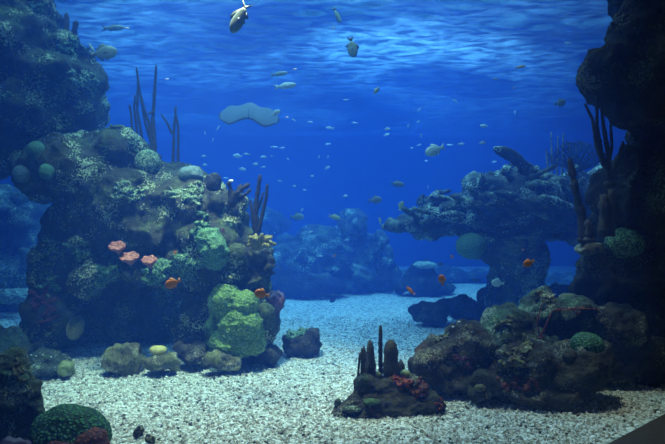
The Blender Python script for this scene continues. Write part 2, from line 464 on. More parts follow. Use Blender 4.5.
def lump(name, c, r, m, label=None, cat=None, parent=None, amp=.25, rot=None, sub=5, size=.4, ridges=.0):
    """rounded coral head with shallow lobes"""
    bm = bmesh.new(); add_blob(bm, c, r, rot, sub)
    s = min(r)
    mods = [('disp', (('CLOUDS', round(s * size * 2, 3), 2), s * amp * 2))]
    if ridges: mods.append(('disp', (('VORONOI', round(s * .35, 3)), -s * ridges, .3)))
    o = link(name, bake(bm, mods), m, parent)
    if label: tag(o, label, cat)
    return o

def biggest(me):
    """keep only the largest connected island"""
    bm = bmesh.new(); bm.from_mesh(me); bm.verts.ensure_lookup_table(); seen = set(); best = []
    for v in bm.verts:
        if v in seen: continue
        st = [v]; seen.add(v); isl = []
        while st:
            a = st.pop(); isl.append(a)
            for e in a.link_edges:
                b_ = e.other_vert(a)
                if b_ not in seen: seen.add(b_); st.append(b_)
        if len(isl) > len(best): best = isl
    keep = set(best); bmesh.ops.delete(bm, geom=[v for v in bm.verts if v not in keep], context='VERTS')
    bm.to_mesh(me); bm.free(); return me

def patch(name, tree, pts, m, r_px, parent, Yf, thick=.35, n=40, seed=0):
    """encrusting growth: many small knobs pressed on the rock along a px path; one part mesh"""
    rr = random.Random(seed); bm = bmesh.new()
    for i in range(n):
        t = rr.random() * (len(pts) - 1); k = min(int(t), len(pts) - 2); f = t - k
        x = pts[k][0] * (1 - f) + pts[k + 1][0] * f + rr.gauss(0, r_px * .5)
        y = pts[k][1] * (1 - f) + pts[k + 1][1] * f + rr.gauss(0, r_px * .5)
        p, nn = hit(tree, x, y, Yf)
        if nn is None: continue
        s = rr.uniform(.5, 1.0) * r_px * .5 * p.y / F_PX
        add_blob(bm, p, (s * rr.uniform(.8, 1.4), s * rr.uniform(.8, 1.2), s * rr.uniform(thick, thick * 2)), rr.uniform(-60, 60), 2)
    me = bake(bm, [('remesh', r_px * .05 * 6 / F_PX * 1.6), ('disp', (('CLOUDS', .05, 3), .05)), ('disp', (('VORONOI', .03), -.02, .3))])
    return link(name, biggest(me), m, parent)

# --- the big arch reef on the left
reef_l = reef('reef_rock', [
    (100, 176, 6.7, 66, 46, .7), (52, 172, 6.8, 40, 30, .6), (145, 206, 6.5, 52, 48, .7), (185, 215, 6.5, 46, 40, .6),
    (120, 240, 6.8, 60, 44, .6), (212, 252, 6.35, 46, 44, .55), (236, 285, 6.3, 36, 50, .5), (66, 235, 6.7, 22, 54, .4),
    (50, 280, 6.7, 20, 40, .4), (48, 325, 6.6, 30, 34, .45), (125, 315, 7.35, 86, 60, .4), (248, 325, 6.25, 32, 32, .4), (160, 272, 6.25, 46, 15, .4),
    (206, 318, 6.35, 30, 42, .4), (228, 222, 6.5, 20, 30, .35), (100, 274, 6.25, 26, 16, .4, -30), (258, 262, 6.35, 12, 24, .3),
    (118, 142, 6.75, 22, 12, .4), (180, 178, 6.6, 20, 16, .4), (118, 150, 6.3, 30, 12, .3, 20), (150, 232, 6.05, 22, 10, .25), (78, 205, 6.35, 12, 30, .25, 20)], M['reef'],
    'huge rounded coral-covered reef rock with a shaded hollow beside the open blue water', voxel=.026, dy=.33)
T_L = bvh_of(reef_l)
patch('encrusting_coral', T_L, [(116, 186), (126, 191), (142, 198)], M['maze'], 9, reef_l, 6.3, seed=1, n=46)
patch('encrusting_coral', T_L, [(172, 192), (188, 196), (200, 192)], M['maze'], 10, reef_l, 6.3, seed=2, n=50)
patch('encrusting_coral', T_L, [(140, 272), (160, 276), (176, 266), (190, 268)], M['maze_g'], 16, reef_l, 6.3, seed=3, n=70)
patch('encrusting_coral', T_L, [(120, 262), (105, 276), (90, 292)], M['maze_g'], 13, reef_l, 6.3, seed=4, n=55)
patch('encrusting_coral', T_L, [(50, 240), (56, 255), (48, 275), (50, 290)], M['maze_g'], 11, reef_l, 6.3, seed=5, n=55)
patch('encrusting_coral', T_L, [(42, 300), (50, 318)], M['rust'], 11, reef_l, 6.3, seed=6, n=24)
patch('encrusting_coral', T_L, [(205, 218), (198, 235), (186, 250)], M['maze_g'], 9, reef_l, 6.3, seed=7, n=40)
patch('encrusting_coral', T_L, [(252, 248), (264, 270), (262, 292)], M['reef'], 12, reef_l, 6.2, seed=8, n=40)
patch('encrusting_coral', T_L, [(70, 247), (84, 255)], M['maze_g'], 10, reef_l, 6.3, seed=9, n=26)
patch('encrusting_coral', T_L, [(60, 132), (90, 127), (116, 124)], M['reef'], 9, reef_l, 6.6, seed=10, n=50)
patch('ridge_growth', T_L, [(112, 132), (106, 150), (100, 160)], M['maze_g'], 5, reef_l, 6.3, seed=11, n=34)
patch('ridge_growth', T_L, [(132, 134), (136, 150)], M['maze'], 6, reef_l, 6.3, seed=12, n=26)
patch('red_sponge', T_L, [(222, 228), (226, 234), (232, 236)], M['rust'], 3, reef_l, 6.2, seed=13, n=16)
patch('red_sponge', T_L, [(240, 302), (252, 306)], M['rust'], 7, reef_l, 6.2, seed=14, n=22)

def on_reef(tree, px, py, rx, ry, name, mat, label, cat, Yf=6.2, out=.35, **kw):
    p, nn = hit(tree, px, py, Yf)
    k = p.y / F_PX; r = Vector((rx * k, (rx + ry) * .5 * k, ry * k))
    return lump(name, p + Vector((0, -1, 0)) * r.y * out, r, mat, label, cat, **kw)
BR = 'brain coral'
on_reef(T_L, 38, 151, 9, 9.5, 'ball_coral', M['ball'], 'round green ball coral, highest of the three on the dark flank of the arch reef', BR, amp=.08)
on_reef(T_L, 23, 174, 8, 9, 'ball_coral', M['ball_b'], 'pale bluish ball coral at the very edge of the opening under the dark overhang', BR, amp=.1)
on_reef(T_L, 48, 172, 7.5, 8, 'ball_coral', M['ball'], 'small bright green ball coral below the highest green ball coral', BR, amp=.1)
on_reef(T_L, 149, 163, 12.5, 13, 'brain_coral', M['maze'], 'pale yellow-green brain coral bulging under the top ridge below the tall sea rods', BR, amp=.08)
on_reef(T_L, 192, 175, 12, 9, 'brain_coral', M['ball_b'], 'grey-green coral head capping the shoulder of the arch reef', 'coral', amp=.2)
on_reef(T_L, 218, 202, 7.5, 7.5, 'cup_sponge', M['reef'], 'small round brown sponge knob on the sloping edge of the arch reef', 'sponge', amp=.1)
on_reef(T_L, 170, 142, 8, 6, 'coral_knob', M['reef'], 'brown rounded coral knob on the ridge beside the forked sea rods', 'coral', amp=.2)
on_reef(T_L, 212, 186, 9, 14, 'coral_knob', M['reef_dark'], 'long dark grey coral knob sloping down towards the branching stub', 'coral', amp=.2, rot=30)
on_reef(T_L, 214, 248, 14, 22, 'green_coral', M['algae'], 'light green lobed coral high on the front of the arch reef', 'coral', amp=.35, rot=-20, ridges=.2)
on_reef(T_L, 238, 254, 11, 11, 'round_sponge', M['reef'], 'smooth grey-brown round coral head beside the light green lobed coral', 'coral', amp=.08)
# the large yellow-green colony: overlapping lobes, one thing
bm = bmesh.new()
for (x, y, rx, ry) in [(228, 300, 15, 17), (247, 303, 13, 13), (222, 325, 13, 17), (243, 326, 20, 20), (232, 340, 17, 13), (255, 338, 12, 14), (218, 343, 9, 9), (240, 346, 14, 9)]:
    p, nn = hit(T_L, x, y, 6.0); k = p.y / F_PX
    add_blob(bm, p + Vector((0, -.14, 0)), (rx * k * 1.12, .17, ry * k * 1.1), None, 4)
me = bake(bm, [('remesh', .014), ('smooth', 2), ('disp', (('CLOUDS', .13, 2), .09)), ('disp', (('VORONOI', .05), -.025, .3))])
tag(link('green_coral', me, M['algae_y'], None), 'big yellow-green lobed coral colony at the foot of the arch reef', 'coral')
# a yellow-brown branching bush on the edge
bm = bmesh.new(); rr = random.Random(4)
c0 = P(258, 246, 6.3)
for i in range(34):
    a = rr.uniform(-1.9, 1.9); l = rr.uniform(.10, .22)
    q = Vector((math.sin(a) * l * .8 + .03, rr.uniform(-.15, .1), math.cos(a) * l * .55 + .02))
    tube_bm(bm, [c0 + Vector((0, -.02, -.03)), c0 + q * .5 + Vector((0, -.02, .02)), c0 + q], [.02, .024, .018], 7, .4, i)
bmesh.ops.recalc_face_normals(bm, faces=bm.faces)
me = bpy.data.meshes.new('m'); bm.to_mesh(me); bm.free()
tag(link('branching_coral', me, M['mustard']), 'mustard-yellow bushy coral sticking out of the edge of the arch reef', 'coral')
# mushroom/plate corals
def plate(px, py, w, h, label, mat, tilt):
    back, nn = hit(T_L, px, py, 6.3); p = P(px, py, min(5.95, back.y - .1)); k = p.y / F_PX; back = back - p + Vector((0, .05, -.06))
    root = empty('plate_coral', p); tag(root, label, 'coral')
    bm = bmesh.new(); rings = []; nn_ = 28
    prof = [(0, .02), (.35, .022), (.7, .03), (.95, .042), (1.0, .035), (.9, .015), (.5, -.01), (.15, -.05)]
    for j, (r, z) in enumerate(prof):
        rings.append([bm.verts.new(Vector((math.cos(2 * math.pi * i / nn_) * r * (1 + .07 * math.sin(3 * i + j * 0) * (r > .4)) * w * k,
                     math.sin(2 * math.pi * i / nn_) * r * w * k * .8, z * 1.2 + (.008 * math.sin(i * 1.3) if r > .6 else 0)))) for i in range(nn_)])
    for j in range(len(rings) - 1):
        for i in range(nn_): bm.faces.new((rings[j][i], rings[j][(i + 1) % nn_], rings[j + 1][(i + 1) % nn_], rings[j + 1][i]))
    bm.faces.new(rings[-1]); 
    bmesh.ops.remove_doubles(bm, verts=bm.verts, dist=.0004); bmesh.ops.recalc_face_normals(bm, faces=bm.faces)
    bm.transform(Matrix.Rotation(math.radians(tilt), 4, 'X'))
    me = bpy.data.meshes.new('m'); bm.to_mesh(me); bm.free()
    d_ = link('plate', me, mat, None, rebase=False); d_.parent = root
    st = tube_mesh([back, back * .5 + Vector((0, 0, -.04)), Vector((0, 0, -.01))], [.03, .022, .02], 8, .3)
    s_ = link('stalk', st, M['reef'], None, rebase=False); s_.parent = root
plate(118, 249, 8.5, 6, 'reddish plate coral, upper one of the trio in the shaded hollow', M['plate'], 38)
plate(130, 260, 10, 6, 'salmon-pink plate coral, widest of the trio in the shaded hollow', M['plate'], 30)
plate(150, 263, 8, 5.5, 'brown-pink plate coral at the end of the trio beside the pale maze growth', M['plate'], 33)
on_reef(T_L, 80, 326, 8, 12, 'barrel_sponge', M['yellow'], 'olive oval sponge standing in the shaded hollow near the floor', 'sponge', amp=.1, rot=15, out=1.1)
on_reef(T_L, 172, 246, 6, 7, 'green_sponge', M['rock_green'], 'small dark green sponge above the maze growth and the orange fish', 'sponge', amp=.1)

# sea rods and stubs on the ridge
colony('sea_rod_coral', 7.05, [
    ([(156, 168), (153, 120), (155, 95), (157, 66)], 5, 2.6), ([(154, 168), (150, 125), (142, 100), (138, 68)], 4, 2),
    ([(152, 145), (144, 120), (141, 96)], 3.4, 2), ([(144, 150), (138, 110), (140, 80)], 3.4, 2),
    ([(139, 150), (134, 108), (135, 95)], 3, 1.8), ([(134, 150), (131, 112), (130, 105)], 3, 1.8),
    ([(152, 120), (155, 112), (150, 115)], 3, 2)], M['rod_blue'], 'tall thin blue-grey sea rods rising from the ridge of the arch reef', 'coral', depth=.12)
colony('sea_rod_coral', 7.05, [
    ([(173, 168), (174, 128), (176, 106)], 3.6, 2), ([(178, 168), (179, 128), (176, 110)], 3.4, 2), ([(172, 134), (168, 124), (161, 114)], 3, 1.8)],
    M['rod_blue'], 'short forked sea rods beside the tall thin ones on the reef ridge', 'coral')
colony('sea_rod_coral', 6.5, [
    ([(256, 236), (256, 205), (259, 188), (261, 175)], 6, 3.4), ([(258, 232), (264, 208), (267, 196), (268, 184)], 5, 2.4), ([(254, 230), (252, 212), (250, 200)], 4, 2.2), ([(257, 210), (261, 200), (263, 192)], 4, 2)],
    M['rod'], 'dark purple-brown sea rods behind the mustard-yellow bushy coral', 'coral')
colony('branching_stub', 6.3, [
    ([(231, 205), (236, 194), (250, 184)], 9, 5), ([(232, 204), (231, 190), (229, 181)], 7, 3), ([(233, 202), (238, 190), (242, 184)], 6, 3), ([(234, 202), (243, 196), (250, 189)], 6, 3)],
    M['rod'], 'dark ragged branching coral stub poking out over the open water', 'coral', knob=.9)
lump('white_growth', P(231, 181, 6.25), (.022, .015, .016), M['white'], 'tiny white tuft on the tip of the ragged coral stub', 'growth', sub=3, amp=.5)

# --- reef wall rising out of the top, behind the arch reef
reef_u = reef('reef_outcrop', [
    (10, 50, 7.7, 52, 66, .7), (20, 20, 7.7, 34, 50, .6), (62, 78, 7.5, 38, 28, .6), (80, 110, 7.6, 28, 26, .5), (40, 115, 7.5, 56, 40, .6), (70, 52, 7.6, 22, 16, .4), (38, 15, 7.6, 14, 34, .35),
    (-20, 135, 7.7, 60, 50, .6), (-110, 120, 7.9, 80, 90, .8), (-120, 240, 7.9, 55, 90, .8), (-120, 330, 7.9, 60, 50, .8)], M['reef'],
    'dark blue-shadowed reef wall rising out of view behind the arch reef', voxel=.035)
T_U = bvh_of(reef_u)
patch('encrusting_coral', T_U, [(62, 60), (72, 50), (74, 40)], M['maze_g'], 11, reef_u, 7.3, seed=21, n=46)
patch('encrusting_coral', T_U, [(55, 85), (72, 82), (88, 78), (92, 88)], M['maze'], 9, reef_u, 7.3, seed=22, n=60)
patch('encrusting_coral', T_U, [(0, 96), (14, 104)], M['maze_g'], 8, reef_u, 7.3, seed=23, n=26)
patch('encrusting_coral', T_U, [(30, 10), (44, 6)], M['maze_g'], 7, reef_u, 7.3, seed=24, n=26)
colony('tube_sponge', 7.5, [([(66, 42), (66, 24), (66, 13)], 6, 5), ([(74, 42), (75, 30), (77, 21)], 6, 4.5), ([(70, 42), (71, 32), (71, 27)], 5, 4)], M['finger'],
       'small upright finger sponges on top of the reef wall', 'sponge', knob=.6, part='tube')

# --- open reef seen far behind through the arch
_r = random.Random(6)
o = reef('far_reef', [(_r.uniform(-20, 38), _r.uniform(195, 300), 10.1 + _r.uniform(-.2, .3), _r.uniform(4, 9), _r.uniform(4, 9), .3) for _ in range(30)] + [(-20, 230, 10.8, 60, 50, .9), (15, 285, 10.3, 34, 28, .7), (-30, 300, 10.3, 60, 40, .8), (22, 215, 11, 22, 30, .7)], M['reef_far'],
     'hazy pale blue reef seen through the opening under the dark overhang', voxel=.045, amp=.7)
lump('pale_coral', P(14, 296, 9.4), (.35, .2, .12), M['far_pale'], 'pale coral heap on bright sand seen through the reef opening', 'coral', amp=.5, sub=5, ridges=.3)

# --- stones along the foot of the arch reef
def stone(blobs, m, label, name='rock', amp=.5, voxel=.018, cat='rock', fine=2.2):
    return reef(name, blobs, m, label, cat, voxel=voxel, amp=amp, fine=fine)
stone([(10, 348, 6.0, 22, 18, .25), (-12, 350, 6.0, 20, 24, .25)], M['rock_green'], 'blue-green rough rock at the picture edge under the pale distant sand')
s1 = stone([(42, 364, 5.8, 17, 13, .2), (56, 367, 5.8, 14, 10, .18)], M['rock_green'], 'low dark green rock dotted with tiny white specks')
T = bvh_of(s1)
for q in ((31, 355), (36, 356), (43, 355), (51, 357)):
    p, _ = hit(T, q[0], q[1], 5.6)
    lump('white_speck', p, (.009, .006, .008), M['white'], None, None, s1, sub=2)
stone([(67, 370, 5.75, 8, 8, .12)], M['olive_sponge'], 'small olive coral lump at the end of the white-specked rock', amp=.25, voxel=.012)
stone([(122, 360, 5.9, 19, 18, .22), (112, 366, 5.85, 10, 9, .15), (128, 352, 5.9, 9, 10, .15)], M['rock_olive'], 'mottled yellow-grey boulder at the foot of the arch reef before the dark hollow')
stone([(158, 363, 5.85, 15, 9, .18), (170, 361, 5.9, 10, 9, .15)], M['rock_olive'], 'low brownish stone carrying a smooth yellow sponge')
lump('yellow_sponge', P(158, 350, 5.83), (.085, .07, .045), M['yellow'], 'smooth yellow sponge cap sitting on the brownish stone', 'sponge', amp=.1)
stone([(192, 353, 6.1, 13, 11, .18), (182, 349, 6.15, 9, 8, .13)], M['rock_brown'], 'small dark rubble stone beside the yellow sponge')
stone([(218, 359, 5.85, 14, 11, .13), (231, 363, 5.85, 11, 7, .12)], M['rock_olive'], 'grey lumpy stone below the big yellow-green coral')
stone([(264, 354, 6.3, 14, 9, .15), (258, 347, 6.35, 8, 6, .12)], M['rock_brown'], 'dark brown low stone between the yellow-green coral and the square block')
sb = stone([(303, 343, 6.85, 18, 13, .2), (292, 345, 6.85, 11, 12, .2), (314, 340, 6.85, 9, 15, .18)], M['rock_brown'], 'squarish dark block with a green top standing at the end of the reef foot', amp=.4)
patch('green_growth', bvh_of(sb), [(290, 334), (304, 329), (316, 330)], M['maze_g'], 9, sb, 6.5, seed=31, n=60)
stone([(272, 302, 6.5, 12, 12, .2), (270, 318, 6.5, 10, 16, .2)], M['purple'], 'purplish rounded sponge mass on the edge of the arch reef above the dark stone', amp=.2, cat='sponge', name='purple_sponge')

# --- foreground corner, near the window on the left
fg = stone([(8, 395, 3.9, 22, 44, .22), (-14, 420, 3.9, 40, 50, .25), (26, 428, 3.85, 16, 26, .15)], M['rock_green'], 'tall dark mossy rock rising in the near corner beside the green mound coral', amp=.5, voxel=.016)
patch('pale_patch', bvh_of(fg), [(10, 362), (20, 370), (28, 385)], M['rock_olive'], 8, fg, 3.7, seed=33, n=24)
root = empty('mound_coral', P(70, 452, 3.75)); tag(root, 'dark green domed coral with a rust-red side in the near corner on the gravel', 'coral')
bm = bmesh.new(); add_blob(bm, P(70, 438, 3.75), (.245, .22, .20), 8, 5)
link('green_cap', bake(bm, [('disp', (('CLOUDS', .2, 2), .06)), ('disp', (('VORONOI', .022), -.010, .3))]), M['mound'], root)
bm = bmesh.new(); add_blob(bm, P(90, 446, 3.62), (.105, .12, .105), 8, 4); add_blob(bm, P(64, 452, 3.6), (.15, .12, .09), 0, 4)
link('rust_side', bake(bm, [('remesh', .012), ('disp', (('CLOUDS', .09, 2), .05))]), M['rust'], root)
stone([(12, 452, 3.5, 20, 14, .1)], M['purple'], 'dark purplish lump at the very bottom corner under the mossy rock', amp=.25, voxel=.012)
stone([(139, 432, 4.22, 6, 6, .03)], M['rock_brown'], 'tiny dark brown pebble lying on the gravel beside the green domed coral', amp=.1, voxel=.006, name='pebble')
stone([(150, 439, 4.12, 5, 5, .03)], M['rock_brown'], 'tiny dark stone at the bottom edge of the gravel', amp=.1, voxel=.006, name='pebble')

# --- low coral cluster in the middle front
cl = stone([(365, 404, 4.75, 26, 16, .22), (395, 403, 4.75, 34, 15, .22), (428, 405, 4.75, 20, 12, .18), (372, 388, 4.8, 18, 14, .16), (400, 388, 4.8, 26, 13, .16), (345, 412, 4.7, 14, 7, .14), (370, 414, 4.65, 34, 6, .14)],
     M['rock_brown'], 'low dark red-brown rock cluster carrying upright finger sponges, alone on the gravel', amp=.4, voxel=.014)
TC = bvh_of(cl)
patch('orange_crust', TC, [(392, 378), (402, 384), (408, 380)], M['orange_sponge'], 7, cl, 4.6, seed=41, n=26)
patch('orange_crust', TC, [(428, 394), (438, 399), (443, 405)], M['orange_sponge'], 6, cl, 4.6, seed=42, n=14)
patch('rust_crust', TC, [(385, 384), (415, 392), (425, 388)], M['rust'], 8, cl, 4.6, seed=43, n=34)
patch('rust_crust', TC, [(370, 412), (390, 414)], M['rust'], 4, cl, 4.6, seed=44, n=14)
def on(tree, px, py, rx, ry, name, mat, label, cat, Yf, **kw): return on_reef(tree, px, py, rx, ry, name, mat, label, cat, Yf=Yf, **kw)
on(TC, 363, 380, 7.5, 7, 'green_sponge', M['rock_green'], 'round olive-green sponge below the leaning thin sticks of the low cluster', 'sponge', 4.65, amp=.1)
on(TC, 379, 373, 5.5, 4.5, 'green_sponge', M['olive_sponge'], 'small green sponge between the finger sponges of the low cluster', 'sponge', 4.7, amp=.1)
on(TC, 405, 374, 5.5, 5, 'green_sponge', M['olive_sponge'], 'small green sponge beside the orange crust on the low cluster', 'sponge', 4.7, amp=.1)
on(TC, 352, 408, 10, 3, 'flat_coral', M['rock_green'], 'thin pale green shelf coral lowest on the low cluster', 'coral', 4.6, amp=.1)
on(TC, 372, 401, 9, 3, 'flat_coral', M['rock_green'], 'thin grey-green shelf coral in the middle of the low cluster', 'coral', 4.6, amp=.1)
on(TC, 338, 404, 4, 6, 'leafy_sponge', M['rock_green'], 'small dark leafy knob at the outer end of the low cluster', 'sponge', 4.7, amp=.4)
def finger(px, y0, y1, w0, w1, label, Y=4.82, lean=0, m='finger', fl=1.0):
    n = 5; pts = []; 
    for i in range(n + 1):
        t = i / n; pts.append(P(px + lean * t, y0 + (y1 - y0) * t, Y))
    rad = [(w0 + (w1 - w0) * i / n) * Y / F_PX * .5 for i in range(n + 1)]
    rad[-1] *= .55
    o = link('finger_sponge', tube_mesh(pts, rad, 12, .3, px), M[m]); tag(o, label, 'sponge'); return o
finger(380.5, 385, 325, 4.5, 4.5, 'tallest and thinnest finger sponge of the low cluster', 4.85)
finger(391, 382, 340, 16, 15, 'broad blunt finger sponge of the low cluster')
finger(371, 384, 340, 13, 7, 'tapering finger sponge of the low cluster beside the tallest one', lean=-1)
finger(365, 384, 346, 9, 4, 'smaller pointed finger sponge behind the leaning thin stick', lean=-1, Y=4.88)
finger(362, 378, 348, 3.5, 2.5, 'thin dark stick sponge leaning outwards from the low cluster', lean=0, Y=4.7)
finger(358, 376, 352, 2.5, 2, 'very thin lowest stick sponge at the outer side of the low cluster', lean=2, Y=4.68)
finger(401, 378, 360, 8, 7, 'short stubby finger sponge behind the small green sponge', Y=4.9)

# --- front boulders on the right
b1 = stone([(446, 360, 5.3, 32, 28, .32), (427, 366, 5.2, 18, 20, .25), (472, 345, 5.35, 24, 26, .3), (455, 380, 5.2, 40, 12, .25), (470, 328, 5.35, 14, 11, .2), (455, 342, 5.3, 26, 14, .25, -25)], M['rock_brown'],
     'large brown boulder standing behind the low sponge cluster', amp=.7, voxel=.02)
TB1 = bvh_of(b1)
for q in ((459, 322), (453, 327), (460, 362), (478, 366)):
    p, _ = hit(TB1, q[0], q[1], 5.1); lump('white_speck', p, (.014, .008, .010), M['white'], None, None, b1, sub=2)
b2 = stone([(500, 335, 5.4, 24, 24, .28), (515, 322, 5.45, 24, 14, .25), (492, 352, 5.3, 18, 22, .25), (525, 345, 5.4, 26, 26, .3)], M['rock_green'],
     'pitted pale-topped boulder beside the large brown boulder', amp=.7, voxel=.02)
patch('pale_patch', bvh_of(b2), [(490, 318), (500, 325), (520, 312)], M['rock_olive'], 7, b2, 5.2, seed=61, n=34)
b3 = stone([(541, 312, 5.6, 20, 28, .3), (518, 322, 5.5, 16, 14, .2), (562, 320, 5.6, 26, 22, .3), (545, 345, 5.55, 30, 30, .3), (545, 294, 5.6, 13, 10, .2), (575, 306, 5.5, 16, 9, .2)], M['rock_green'],
     'peaked grey-green boulder forming the top of the front rock pile', amp=.7, voxel=.02)
TB3 = bvh_of(b3)
patch('pale_patch', TB3, [(532, 298), (545, 290), (556, 298)], M['rock_olive'], 8, b3, 5.3, seed=62, n=40)  # lighter knobby patch over the boulder's peak
patch('pale_patch', TB3, [(535, 318), (540, 335)], M['finger'], 7, b3, 5.3, seed=63, n=30)
patch('rust_crust', TB3, [(560, 306), (580, 310)], M['rust'], 5, b3, 5.3, seed=64, n=24)
patch('rust_crust', TB1, [(455, 358), (480, 366)], M['rust'], 7, b1, 5.1, seed=65, n=30)
patch('pale_patch', TB1, [(430, 345), (448, 335)], M['rock_olive'], 6, b1, 5.1, seed=66, n=26)  # lighter knobby patch on the boulder's upper side
b4 = stone([(540, 372, 5.0, 52, 24, .3), (500, 386, 4.95, 26, 18, .25), (580, 368, 5.0, 34, 26, .3), (535, 392, 4.95, 58, 15, .28), (520, 362, 4.95, 24, 14, .22), (482, 396, 4.9, 12, 10, .14)], M['rock_brown'],
     'wide low dark rock slab at the front of the rock pile on the gravel', amp=.7, voxel=.02)
T4 = bvh_of(b4)
patch('pale_patch', T4, [(505, 368), (515, 358), (524, 352)], M['rock_olive'], 10, b4, 4.8, seed=51, n=40)
patch('rust_crust', T4, [(500, 386), (520, 388), (545, 380)], M['rust'], 8, b4, 4.8, seed=52, n=40)
lump('pale_tip', P(480, 388, 4.80), (.045, .03, .03), M['rock_olive'], None, None, b4, amp=.2)
lump('green_brain_coral', P(588, 346, 5.0), (.14, .15, .11), M['mound2'], 'oval green brain coral nestled on the front rock pile', BR, amp=.1, rot=12)
lump('round_coral', P(570, 356, 4.85), (.06, .05, .06), M['finger'], 'small round dull coral knob beside the oval green brain coral', 'coral', amp=.15)
lump('pitted_knob', P(516, 348, 5.15), (.05, .05, .07), M['rock_green'], 'small dark pitted knob above the wide low slab', 'coral', amp=.4)
b5 = stone([(612, 345, 5.65, 34, 42, .35), (585, 320, 5.7, 26, 18, .3), (600, 312, 5.8, 40, 12, .3), (640, 360, 5.7, 30, 36, .3)], M['rock_brown'],
     'smooth dark rounded boulder between the rock pile and the black reef pillar', amp=.7, voxel=.025)
b6 = stone([(572, 300, 6.0, 10, 8, .15)], M['rock_olive'], 'small pale stone resting on top behind the front rock pile', amp=.3, voxel=.014)
colony('lamp_reflection_streak', 5.15, [([(540, 338), (552, 311), (562, 308), (576, 308)], 1.6, 1.0), ([(552, 311), (580, 309), (600, 309)], 1.2, .8), ([(540, 338), (537, 322), (543, 298)], 1.5, 1)], M['orange_sponge'],
       'thin reddish streaks standing in for lamp reflections on the window, along the top of the front rock pile', 'coral', base_r=.02, knob=.2, depth=.03)  # added red stalks imitate lamp reflections on the window glass

# --- tall dark reef at the right edge
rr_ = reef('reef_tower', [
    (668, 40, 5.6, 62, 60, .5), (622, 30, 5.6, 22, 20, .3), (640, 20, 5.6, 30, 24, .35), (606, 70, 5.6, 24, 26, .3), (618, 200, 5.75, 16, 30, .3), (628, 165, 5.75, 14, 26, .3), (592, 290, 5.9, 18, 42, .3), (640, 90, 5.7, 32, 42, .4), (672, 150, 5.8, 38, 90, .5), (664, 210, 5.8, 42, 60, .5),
    (650, 290, 5.9, 56, 62, .5), (612, 290, 6.0, 38, 46, .4), (640, 350, 5.9, 44, 38, .4), (604, 225, 6.1, 20, 30, .25), (622, 255, 5.95, 32, 22, .3), (700, 250, 6.0, 60, 160, .6), (720, -40, 5.9, 110, 70, 1.0), (690, -90, 6.4, 90, 50, 1.2)], M['reef_dark'],  # topmost blobs are unseen overhang, added to block the skylights
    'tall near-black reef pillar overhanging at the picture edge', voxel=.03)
T_R = bvh_of(rr_)
on(T_R, 622, 243, 19, 15, 'green_brain_coral', M['maze_g'], 'large round green brain coral on the side of the dark reef pillar', BR, 5.6, amp=.12)
on(T_R, 588, 247, 14, 7, 'shelf_coral', M['rock_olive'], 'brownish shelf coral at the outer corner below the knobby finger coral', 'coral', 5.7, amp=.3)
colony('knobby_finger_coral', 5.45, [([(604, 236), (603, 215), (601, 195)], 12, 8), ([(610, 236), (611, 212), (609, 190)], 10, 8), ([(589, 240), (588, 228), (586, 220)], 7, 6)], M['rod_blue'],
       'stubby grey-brown finger corals beside the large round green brain coral', 'coral', knob=.8, part='finger')
colony('sea_rod_coral', 5.7, [([(583, 240), (582, 215), (576, 185), (571, 158)], 9, 7), ([(580, 205), (574, 190), (573, 180)], 5, 4)], M['rod'],
       'thick dark sea rod leaning out in front of the table reef', 'coral', knob=.6)
colony('sea_rod_coral', 5.5, [([(610, 184), (601, 150), (597, 125), (598, 98)], 6, 3), ([(610, 180), (608, 150), (604, 125), (602, 100)], 6, 3), ([(604, 165), (596, 145), (592, 120), (584, 104)], 5, 2.4),
       ([(608, 165), (612, 145), (611, 124)], 5, 2.4), ([(604, 160), (597, 150), (591, 133)], 4, 2.4), ([(610, 176), (618, 160), (620, 142)], 5, 3)], M['rod'],
       'bunch of dark forked sea rods hanging under the overhang of the reef pillar', 'coral', knob=.4)

# --- table reef in the middle distance
tr = reef('table_reef', [
    (520, 205, 10.0, 60, 34, .9), (470, 215, 10.0, 52, 22, .8), (428, 226, 9.9, 34, 12, .5), (398, 228, 9.8, 19, 6, .3), (562, 205, 10.2, 44, 28, .9), (515, 275, 10.1, 30, 56, .6),
    (505, 245, 10.0, 34, 26, .7), (565, 228, 10.3, 36, 16, .7), (610, 210, 10.4, 40, 50, .8), (622, 270, 10.5, 36, 50, .7), (490, 190, 9.9, 28, 14, .5), (450, 208, 9.7, 22, 12, .5), (566, 184, 10.2, 26, 10, .5), (545, 300, 10.0, 44, 16, .6),
    (430, 222, 9.9, 28, 8, .4), (505, 300, 10, 26, 22, .5)], M['reef_mid'],
    'broad flat-topped table reef on a thick leg standing in hazy blue water', voxel=.04, dy=-.9)
T_T = bvh_of(tr)
def log(parent, pts, w0, w1, Y, m=M['reef_mid'], seed=0, name='coral_branch'):
    k = Y / F_PX * .5
    q = [P(x, y, Y + dy) for x, y, dy in pts]
    rad = [(w0 + (w1 - w0) * j / (len(q) - 1)) * k for j in range(len(q))]
    return link(name, tube_mesh(q, rad, 10, .5, seed), m, parent)
log(tr, [(548, 188, 0), (530, 172, -.1), (512, 156, -.2), (494, 148, -.3)], 15, 8, 8.7)
log(tr, [(525, 192, 0), (512, 180, -.1), (503, 172, -.2)], 9, 4, 8.6, seed=2)
log(tr, [(500, 214, 0), (478, 198, -.1), (468, 186, -.2)], 9, 5, 8.4, seed=3)
log(tr, [(480, 215, 0), (462, 200, -.1), (452, 196, -.2)], 8, 5, 8.4, seed=4)
log(tr, [(530, 215, 0), (505, 205, -.2), (488, 194, -.3)], 10, 6, 8.3, seed=5)
log(tr, [(560, 220, 0), (540, 214, -.3), (516, 200, -.3)], 10, 6, 8.3, seed=6)
log(tr, [(470, 222, 0), (440, 216, -.2), (412, 208, -.2)], 8, 4, 8.5, seed=7)
log(tr, [(580, 214, 0), (560, 204, -.3), (538, 198, -.4)], 12, 8, 8.4, seed=8)
